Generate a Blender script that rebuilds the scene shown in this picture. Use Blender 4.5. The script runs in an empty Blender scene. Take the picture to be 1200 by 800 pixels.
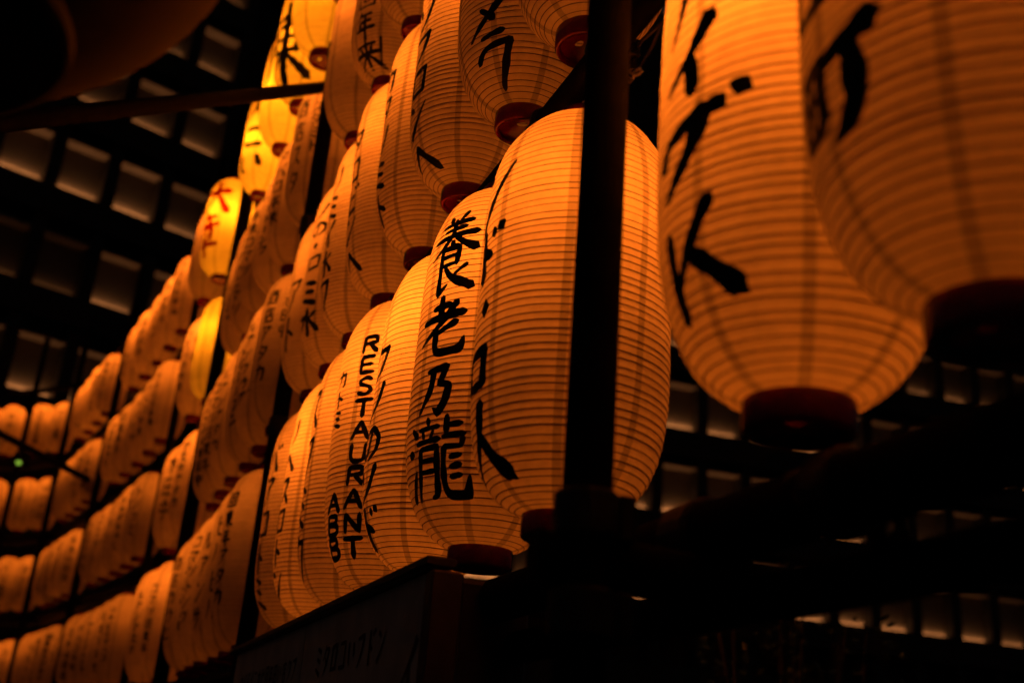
import bpy, bmesh, math, random
import numpy as np
from mathutils import Vector, Matrix
random.seed(7)
R = math.radians
scene = bpy.context.scene
col = scene.collection

# ------------------------------------------------------------------ camera
H0 = 1.6                                   # height of the lens above the street
CX = Vector((0.9245071, -0.37450799, 0.07092517))      # camera right, up and back axes
CY = Vector((-0.19909797, -0.31580134, 0.9277012))
CZ = Vector((-0.32503325, -0.8717874, -0.36652436))
cam_d = bpy.data.cameras.new('camera')
cam = bpy.data.objects.new('camera', cam_d)
col.objects.link(cam)
mw = Matrix((CX, CY, CZ)).transposed().to_4x4()
mw.translation = Vector((0, 0, H0))
cam.matrix_world = mw
cam_d.sensor_width = 36
cam_d.lens = 1291.94 / 1200 * 36
cam_d.clip_start = 0.05
cam_d.clip_end = 500
cam_d.dof.use_dof = True
cam_d.dof.focus_distance = 2.15
cam_d.dof.aperture_fstop = cam_d.lens / 1000 / 0.0155
cam_d.dof.aperture_blades = 7
scene.camera = cam

# ------------------------------------------------------------------ night sky, exposure
world = bpy.data.worlds.new('World')
scene.world = world
world.use_nodes = True
wn = world.node_tree
bg = wn.nodes['Background']
bg.inputs[0].default_value = (1.0, 0.74, 0.66, 1)      # dim city glow
bg.inputs[1].default_value = 0.009
scene.view_settings.view_transform = 'Standard'
scene.view_settings.look = 'None'
scene.view_settings.exposure = 0
scene.view_settings.gamma = 1
scene.render.engine = 'CYCLES'
scene.cycles.use_denoising = True
scene.cycles.max_bounces = 7
scene.cycles.diffuse_bounces = 4
scene.cycles.transmission_bounces = 5
scene.cycles.sample_clamp_indirect = 4
scene.cycles.use_light_tree = True

# ------------------------------------------------------------------ helpers
def link(name, me, mat=None, parent=None):
    o = bpy.data.objects.new(name, me)
    col.objects.link(o)
    if mat is not None and me is not None and len(me.materials) == 0:
        me.materials.append(mat)
    if parent is not None:
        o.parent = parent
    return o

def empty(name, loc, rz=0.0, label=None, cat=None, group=None):
    o = bpy.data.objects.new(name, None)
    col.objects.link(o)
    o.location = loc
    o.rotation_euler = (0, 0, rz)
    o.empty_display_size = 0.1
    tag(o, label, cat, group)
    return o

def tag(o, label=None, cat=None, group=None, kind=None):
    if label: o['label'] = label
    if cat: o['category'] = cat
    if group: o['group'] = group
    if kind: o['kind'] = kind
    return o

def mesh_from(name, verts, faces, smooth=False):
    me = bpy.data.meshes.new(name)
    me.from_pydata([tuple(v) for v in verts], [], faces)
    me.update()
    if smooth:
        me.polygons.foreach_set('use_smooth', [True] * len(me.polygons))
    return me

class MB:
    def __init__(s): s.v = []; s.f = []
    def add(s, vs, fs):
        n = len(s.v)
        s.v += [tuple(v) for v in vs]
        s.f += [tuple(i + n for i in f) for f in fs]
    def box(s, c, sz, ax=None, bev=0.0):
        ax = ax or (Vector((1, 0, 0)), Vector((0, 1, 0)), Vector((0, 0, 1)))
        c = Vector(c)
        if bev <= 0:
            vs = []
            for dz in (-1, 1):
                for dx, dy in ((-1, -1), (1, -1), (1, 1), (-1, 1)):
                    vs.append(c + ax[0] * dx * sz[0] / 2 + ax[1] * dy * sz[1] / 2 + ax[2] * dz * sz[2] / 2)
            s.add(vs, [(3, 2, 1, 0), (4, 5, 6, 7), (0, 1, 5, 4), (1, 2, 6, 5), (2, 3, 7, 6), (3, 0, 4, 7)])
            return
        rings = []
        for zz, ins in ((-sz[2] / 2, bev), (-sz[2] / 2 + bev, 0), (sz[2] / 2 - bev, 0), (sz[2] / 2, bev)):
            hx, hy = sz[0] / 2 - ins, sz[1] / 2 - ins
            b = bev * 0.7
            rings.append([c + ax[0] * px + ax[1] * py + ax[2] * zz for px, py in
                          ((-hx + b, -hy), (hx - b, -hy), (hx, -hy + b), (hx, hy - b), (hx - b, hy), (-hx + b, hy), (-hx, hy - b), (-hx, -hy + b))])
        vs = [v for r in rings for v in r]
        fs = [tuple(range(7, -1, -1)), tuple(range(24, 32))]
        for k in range(3):
            for i in range(8):
                j = (i + 1) % 8
                fs.append((k * 8 + i, k * 8 + j, k * 8 + 8 + j, k * 8 + 8 + i))
        s.add(vs, fs)
    def tube(s, pts, r, n=12, cap=True):
        pts = [Vector(p) for p in pts]
        rr = r if isinstance(r, (list, tuple)) else [r] * len(pts)
        up = None
        vs = []
        for i, p in enumerate(pts):
            d = (pts[min(i + 1, len(pts) - 1)] - pts[max(i - 1, 0)]).normalized()
            if up is None:
                a = Vector((0, 0, 1)) if abs(d.z) < 0.9 else Vector((1, 0, 0))
                up = d.cross(a).normalized()
            up = (up - d * up.dot(d)).normalized()
            w = d.cross(up)
            for k in range(n):
                t = 2 * math.pi * k / n
                vs.append(p + (up * math.cos(t) + w * math.sin(t)) * rr[i])
        fs = []
        for i in range(len(pts) - 1):
            for k in range(n):
                j = (k + 1) % n
                fs.append((i * n + k, i * n + j, (i + 1) * n + j, (i + 1) * n + k))
        if cap:
            fs.append(tuple(range(n - 1, -1, -1)))
            m = (len(pts) - 1) * n
            fs.append(tuple(range(m, m + n)))
        s.add(vs, fs)
    def lathe(s, prof, n=40, c=(0, 0, 0)):
        vs, fs = [], []
        for r, z in prof:
            for k in range(n):
                t = 2 * math.pi * k / n
                vs.append((c[0] + r * math.cos(t), c[1] + r * math.sin(t), c[2] + z))
        for i in range(len(prof) - 1):
            for k in range(n):
                j = (k + 1) % n
                fs.append((i * n + k, i * n + j, (i + 1) * n + j, (i + 1) * n + k))
        s.add(vs, fs)
    def mesh(s, name, smooth=False): return mesh_from(name, s.v, s.f, smooth)
    def build(s, name, mat, parent=None, smooth=False):
        return link(name, s.mesh(name, smooth), mat, parent)

# ------------------------------------------------------------------ materials
def new_mat(name):
    m = bpy.data.materials.new(name)
    m.use_nodes = True
    nt = m.node_tree
    for n in list(nt.nodes): nt.nodes.remove(n)
    return m, nt, nt.nodes.new('ShaderNodeOutputMaterial')

def math_node(nt, op, a, b=None):
    n = nt.nodes.new('ShaderNodeMath'); n.operation = op
    for i, v in enumerate((a, b)):
        if v is None: continue
        if isinstance(v, (int, float)): n.inputs[i].default_value = v
        else: nt.links.new(v, n.inputs[i])
    return n.outputs[0]

def noise(nt, scale, detail=3, rough=0.5, vec=None):
    n = nt.nodes.new('ShaderNodeTexNoise')
    n.inputs['Scale'].default_value = scale
    n.inputs['Detail'].default_value = detail
    n.inputs['Roughness'].default_value = rough
    if vec is not None: nt.links.new(vec, n.inputs['Vector'])
    return n.outputs['Fac']

def surface_mat(name, colr, rough=0.5, metal=0.0, var=0.25, scale=18, bump=0.15, spec=0.5):
    m, nt, out = new_mat(name)
    p = nt.nodes.new('ShaderNodeBsdfPrincipled')
    tc = nt.nodes.new('ShaderNodeTexCoord')
    nz = noise(nt, scale, 5, 0.6, tc.outputs['Object'])
    ramp = nt.nodes.new('ShaderNodeMapRange')
    ramp.inputs[1].default_value = 0.3; ramp.inputs[2].default_value = 0.7
    ramp.inputs[3].default_value = 1 - var; ramp.inputs[4].default_value = 1 + var
    nt.links.new(nz, ramp.inputs[0])
    mx = nt.nodes.new('ShaderNodeVectorMath'); mx.operation = 'SCALE'
    mx.inputs[0].default_value = colr
    nt.links.new(ramp.outputs[0], mx.inputs['Scale'])
    nt.links.new(mx.outputs[0], p.inputs['Base Color'])
    p.inputs['Roughness'].default_value = rough
    p.inputs['Metallic'].default_value = metal
    p.inputs['Specular IOR Level'].default_value = spec
    bp = nt.nodes.new('ShaderNodeBump')
    bp.inputs['Strength'].default_value = bump
    bp.inputs['Distance'].default_value = 0.004
    nt.links.new(nz, bp.inputs['Height'])
    nt.links.new(bp.outputs[0], p.inputs['Normal'])
    nt.links.new(p.outputs[0], out.inputs[0])
    return m

SEAMS = 8
def paper_mat():
    m, nt, out = new_mat('lantern_paper')
    tc = nt.nodes.new('ShaderNodeTexCoord')
    sp = nt.nodes.new('ShaderNodeSeparateXYZ')
    nt.links.new(tc.outputs['Object'], sp.inputs[0])
    x, y, z = sp.outputs
    ang = math_node(nt, 'ARCTAN2', y, x)
    fr = math_node(nt, 'FRACT', math_node(nt, 'ADD', math_node(nt, 'MULTIPLY', ang, SEAMS / (2 * math.pi)), 20.3))
    dist = math_node(nt, 'ABSOLUTE', math_node(nt, 'SUBTRACT', fr, 0.5))
    rad = math_node(nt, 'SQRT', math_node(nt, 'ADD', math_node(nt, 'MULTIPLY', x, x), math_node(nt, 'MULTIPLY', y, y)))
    arc = math_node(nt, 'MULTIPLY', math_node(nt, 'MULTIPLY', dist, rad), 2 * math.pi / SEAMS)
    # strip where two sheets of paper overlap (glued seam, about 13 mm wide)
    st = nt.nodes.new('ShaderNodeMapRange')
    st.inputs[1].default_value = 0.0058; st.inputs[2].default_value = 0.0072
    st.inputs[3].default_value = 1.0; st.inputs[4].default_value = 0.0
    nt.links.new(arc, st.inputs[0])
    fib = noise(nt, 60, 6, 0.7, tc.outputs['Object'])
    blot = noise(nt, 7, 3, 0.5, tc.outputs['Object'])
    oi = nt.nodes.new('ShaderNodeObjectInfo')
    v1 = nt.nodes.new('ShaderNodeMapRange'); nt.links.new(fib, v1.inputs[0])
    v1.inputs[1].default_value = 0.3; v1.inputs[2].default_value = 0.7; v1.inputs[3].default_value = 0.88; v1.inputs[4].default_value = 1.08
    v2 = nt.nodes.new('ShaderNodeMapRange'); nt.links.new(blot, v2.inputs[0])
    v2.inputs[1].default_value = 0.3; v2.inputs[2].default_value = 0.7; v2.inputs[3].default_value = 0.80; v2.inputs[4].default_value = 1.10
    seam = math_node(nt, 'SUBTRACT', 1.0, math_node(nt, 'MULTIPLY', st.outputs[0], 0.38))
    f = math_node(nt, 'MULTIPLY', math_node(nt, 'MULTIPLY', v1.outputs[0], v2.outputs[0]), seam)
    sc = nt.nodes.new('ShaderNodeVectorMath'); sc.operation = 'SCALE'
    sc.inputs[0].default_value = (0.66, 0.60, 0.50)
    nt.links.new(f, sc.inputs['Scale'])
    bp = nt.nodes.new('ShaderNodeBump'); bp.inputs['Strength'].default_value = 0.55; bp.inputs['Distance'].default_value = 0.003
    mp = nt.nodes.new('ShaderNodeMapping'); mp.inputs['Scale'].default_value = (1, 1, .55)
    nt.links.new(tc.outputs['Object'], mp.inputs['Vector'])
    nt.links.new(noise(nt, 42, 6, 0.7, mp.outputs[0]), bp.inputs['Height'])
    tr = nt.nodes.new('ShaderNodeBsdfTranslucent'); df = nt.nodes.new('ShaderNodeBsdfDiffuse')
    for n in (tr, df):
        nt.links.new(sc.outputs[0], n.inputs['Color']); nt.links.new(bp.outputs[0], n.inputs['Normal'])
    mix = nt.nodes.new('ShaderNodeMixShader'); mix.inputs[0].default_value = 0.5
    nt.links.new(tr.outputs[0], mix.inputs[1]); nt.links.new(df.outputs[0], mix.inputs[2])
    nt.links.new(mix.outputs[0], out.inputs[0])
    return m

M_paper = paper_mat()
M_ink = surface_mat('black_ink', (0.008, 0.008, 0.009), 0.6, var=0.3, scale=120, bump=0.1, spec=0.3)
M_redink = surface_mat('red_ink', (0.42, 0.008, 0.012), 0.6, var=0.2, scale=120, bump=0.1)
def filter_mat(name, c):
    m, nt, out = new_mat(name)
    t = nt.nodes.new('ShaderNodeBsdfTransparent'); t.inputs[0].default_value = (*c, 1)
    d = nt.nodes.new('ShaderNodeBsdfDiffuse'); d.inputs[0].default_value = (.3, .01, .01, 1)
    mx = nt.nodes.new('ShaderNodeMixShader'); mx.inputs[0].default_value = .45
    nt.links.new(t.outputs[0], mx.inputs[1]); nt.links.new(d.outputs[0], mx.inputs[2]); nt.links.new(mx.outputs[0], out.inputs[0])
    return m
M_redink = filter_mat('red_ink', (.34, .012, .05))   # thin red ink lets the lamp through
M_hoop = surface_mat('bamboo_hoop', (0.07, 0.03, 0.018), 0.7, var=0.3, scale=200, bump=0)
M_cap = surface_mat('maroon_lacquer', (0.22, 0.004, 0.02), 0.25, var=0.3, scale=60, bump=0.05)
M_capblk = surface_mat('black_cap', (0.006, 0.005, 0.005), 0.6, var=0.3, scale=60, bump=0.05)
M_steel = surface_mat('dark_painted_steel', (0.006, 0.005, 0.005), 0.75, 0.0, var=0.6, scale=25, bump=0.35, spec=.08)
M_clamp = surface_mat('clamp_steel', (0.03, 0.026, 0.024), 0.5, 0.5, var=0.5, scale=60, bump=0.3)
M_board = surface_mat('board_face', (0.72, 0.56, 0.48), 0.55, var=0.25, scale=9, bump=0.08)
M_boarddk = surface_mat('board_frame', (0.05, 0.03, 0.025), 0.5, var=0.4, scale=25, bump=0.1)
M_print = surface_mat('faded_print', (0.12, 0.05, 0.05), 0.7, var=0.3, scale=40, bump=0)
M_wire = surface_mat('cable', (0.03, 0.028, 0.026), 0.5, var=0.2, scale=60, bump=0)
M_tie = surface_mat('pale_cable_tie', (0.6, 0.55, 0.5), 0.5, var=0.2, scale=60, bump=0)
M_wood = surface_mat('dark_timber', (0.018, 0.013, 0.010), 0.6, var=0.5, scale=5, bump=0.3)
M_panel = surface_mat('pale_plaster', (0.20, 0.155, 0.115), 0.8, var=0.14, scale=2.2, bump=0.2)
M_soffit = surface_mat('plaster_soffit', (0.22, 0.17, 0.13), 0.8, var=0.2, scale=3, bump=0.2)
M_red = surface_mat('red_paper', (0.022, 0.005, 0.005), 0.7, var=0.2, scale=14, bump=0.1)
M_asph = surface_mat('asphalt', (0.05, 0.05, 0.05), 0.9, var=0.3, scale=8, bump=0.6)
M_leaf = surface_mat('leaf', (0.05, 0.08, 0.03), 0.5, var=0.4, scale=30, bump=0)
M_stem = surface_mat('stem', (0.05, 0.035, 0.02), 0.8, var=0.3, scale=30, bump=0.2)

def emit_mat(name, colr, s):
    m, nt, out = new_mat(name)
    e = nt.nodes.new('ShaderNodeEmission')
    e.inputs[0].default_value = (*colr, 1); e.inputs[1].default_value = s
    nt.links.new(e.outputs[0], out.inputs[0])
    return m
M_green = emit_mat('green_lamp_glass', (0.5, 0.9, 0.08), .5)

# ------------------------------------------------------------------ ground
g = mesh_from('ground', [(-80, -80, 0), (80, -80, 0), (80, 80, 0), (-80, 80, 0)], [(0, 1, 2, 3)])
tag(link('ground', g, M_asph), kind='structure')

# ------------------------------------------------------------------ lantern geometry
BH, BR, RC = 0.70, 0.154, 0.055         # body height, radius, radius of the end rings
CAPH = 0.035
NH = 62                                 # bamboo hoops
def body_r(z):                          # z from 0 (bottom of the paper) to BH
    t = abs(2 * z / BH - 1)
    t = min(t, 1.0)
    return RC + (BR - RC) * (1 - t ** 4.4) ** 0.62 * (1 - 0.02 * (1 - z / BH))
# hoops are spaced evenly along the paper
_zs = [BH * i / 2000 for i in range(2001)]
_arc = [0.0]
for i in range(1, 2001):
    _arc.append(_arc[-1] + math.hypot(_zs[i] - _zs[i - 1], body_r(_zs[i]) - body_r(_zs[i - 1])))
_zs = np.array(_zs); _arc = np.array(_arc); _rs = np.array([body_r(z) for z in _zs])
def z_at(s):
    return float(np.interp(s * _arc[-1], _arc, _zs))
def s_at(z):
    return float(np.interp(z, _zs, _arc)) / _arc[-1]
def prof(s, puff=0.0015):
    """paper bulges a little between hoops"""
    z = z_at(s); r = body_r(z)
    ph = (s * NH) % 1.0
    b = puff * (4 * ph * (1 - ph)) ** 0.7
    e = 0.004
    z1, z2 = z_at(max(0, s - e)), z_at(min(1, s + e))
    d = Vector((body_r(z2) - body_r(z1), z2 - z1)).normalized()
    return r + b * d.y, z - b * d.x
NS = 56
NV = 4
_vr = random.Random(31)
VAR = []
for _ in range(NV):
    w = [(_vr.choice((2, 3, 4, 5, 7)), _vr.uniform(2, 16), _vr.uniform(0, 6.28), _vr.uniform(.0003, .0011)) for _k in range(6)]
    hs = [0.0] + [(h + _vr.uniform(-.13, .13)) / NH for h in range(1, NH)] + [1.0]
    VAR.append((w, hs))
def dent(v, th, z):
    """hand-made paper skin: slight dents and an outline that is not quite round"""
    e = min(1.0, z / .06, (BH - z) / .06)
    return max(0.0, e) * sum(a * math.cos(n * th + k * z + p) for n, k, p, a in VAR[v][0])
def lathe_v(mb, prof_pts, v):
    vs, fs = [], []
    for r, z in prof_pts:
        for k in range(NS):
            t = 2 * math.pi * k / NS
            rr = r + dent(v, t, min(max(z, 0), BH))
            vs.append((rr * math.cos(t), rr * math.sin(t), z))
    for i in range(len(prof_pts) - 1):
        for k in range(NS):
            j = (k + 1) % NS
            fs.append((i * NS + k, i * NS + j, (i + 1) * NS + j, (i + 1) * NS + k))
    mb.add(vs, fs)
def paper_mesh(v):
    mb = MB(); p = []
    hs = VAR[v][1]; rr = random.Random(v)
    for h in range(NH):
        pf = rr.uniform(.0008, .0016)
        for k in range(3):
            s = hs[h] + (hs[h + 1] - hs[h]) * k / 3
            z = z_at(s); r = body_r(z)
            b = pf * (4 * (k / 3) * (1 - k / 3)) ** .7
            z1, z2 = z_at(max(0, s - .004)), z_at(min(1, s + .004))
            d = Vector((body_r(z2) - body_r(z1), z2 - z1)).normalized()
            p.append((r + b * d.y, z - b * d.x))
    p.append(prof(1.0))
    lathe_v(mb, p, v)
    return mb.mesh('paper', True)
def hoop_mesh(v):
    mb = MB()
    rr = random.Random(v + 50)
    for h in range(0, NH + 1):
        r, z = prof(VAR[v][1][h], 0)
        a = 0.0008 * rr.uniform(.75, 1.25)
        lathe_v(mb, [(r + a * 1.1 * math.cos(t), z + a * math.sin(t)) for t in [2 * math.pi * i / 5 for i in range(6)]], v)
    return mb.mesh('hoops', True)
def cap_mesh():
    mb = MB()
    r0 = RC + 0.002
    mb.lathe([(r0 - 0.006, 0.004), (r0, 0.004), (r0 + 0.0015, -0.002), (r0 + 0.0015, -CAPH + 0.004), (r0 - 0.001, -CAPH),
              (r0 - 0.008, -CAPH), (r0 - 0.009, -CAPH + 0.008)], 40)
    # recessed floor with an off-centre hole through which light falls
    n = 40
    ri = r0 - 0.009; zf = -CAPH + 0.008
    vs = [(ri * math.cos(2 * math.pi * k / n), ri * math.sin(2 * math.pi * k / n), zf) for k in range(n)]
    vs += [(0.010 * math.cos(2 * math.pi * k / n), -0.018 + 0.006 * math.sin(2 * math.pi * k / n), zf) for k in range(n)]
    mb.add(vs, [(k, (k + 1) % n, n + (k + 1) % n, n + k) for k in range(n)])
    return mb.mesh('bottom_ring', True)
def topcap_mesh():
    mb = MB()
    r0 = RC + 0.002
    mb.lathe([(r0 - 0.004, BH - 0.004), (r0, BH - 0.004), (r0, BH + 0.022), (r0 - 0.01, BH + 0.026), (0.001, BH + 0.026)], 32)
    return mb.mesh('top_ring', True)
def hanger_mesh():
    mb = MB()
    mb.tube([(0.03 * math.cos(t), 0, BH + 0.024 + 0.03 * math.sin(t)) for t in [math.pi * i / 10 for i in range(11)]], 0.0016, 6)
    return mb.mesh('hanger', True)
ME_paper = [paper_mesh(v) for v in range(NV)]; ME_hoop = [hoop_mesh(v) for v in range(NV)]
ME_cap, ME_top, ME_hang = cap_mesh(), topcap_mesh(), hanger_mesh()
for _v in range(NV):
    ME_paper[_v].materials.append(M_paper); ME_hoop[_v].materials.append(M_hoop)
ME_cap.materials.append(M_cap); ME_top.materials.append(M_cap); ME_hang.materials.append(M_steel)

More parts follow.
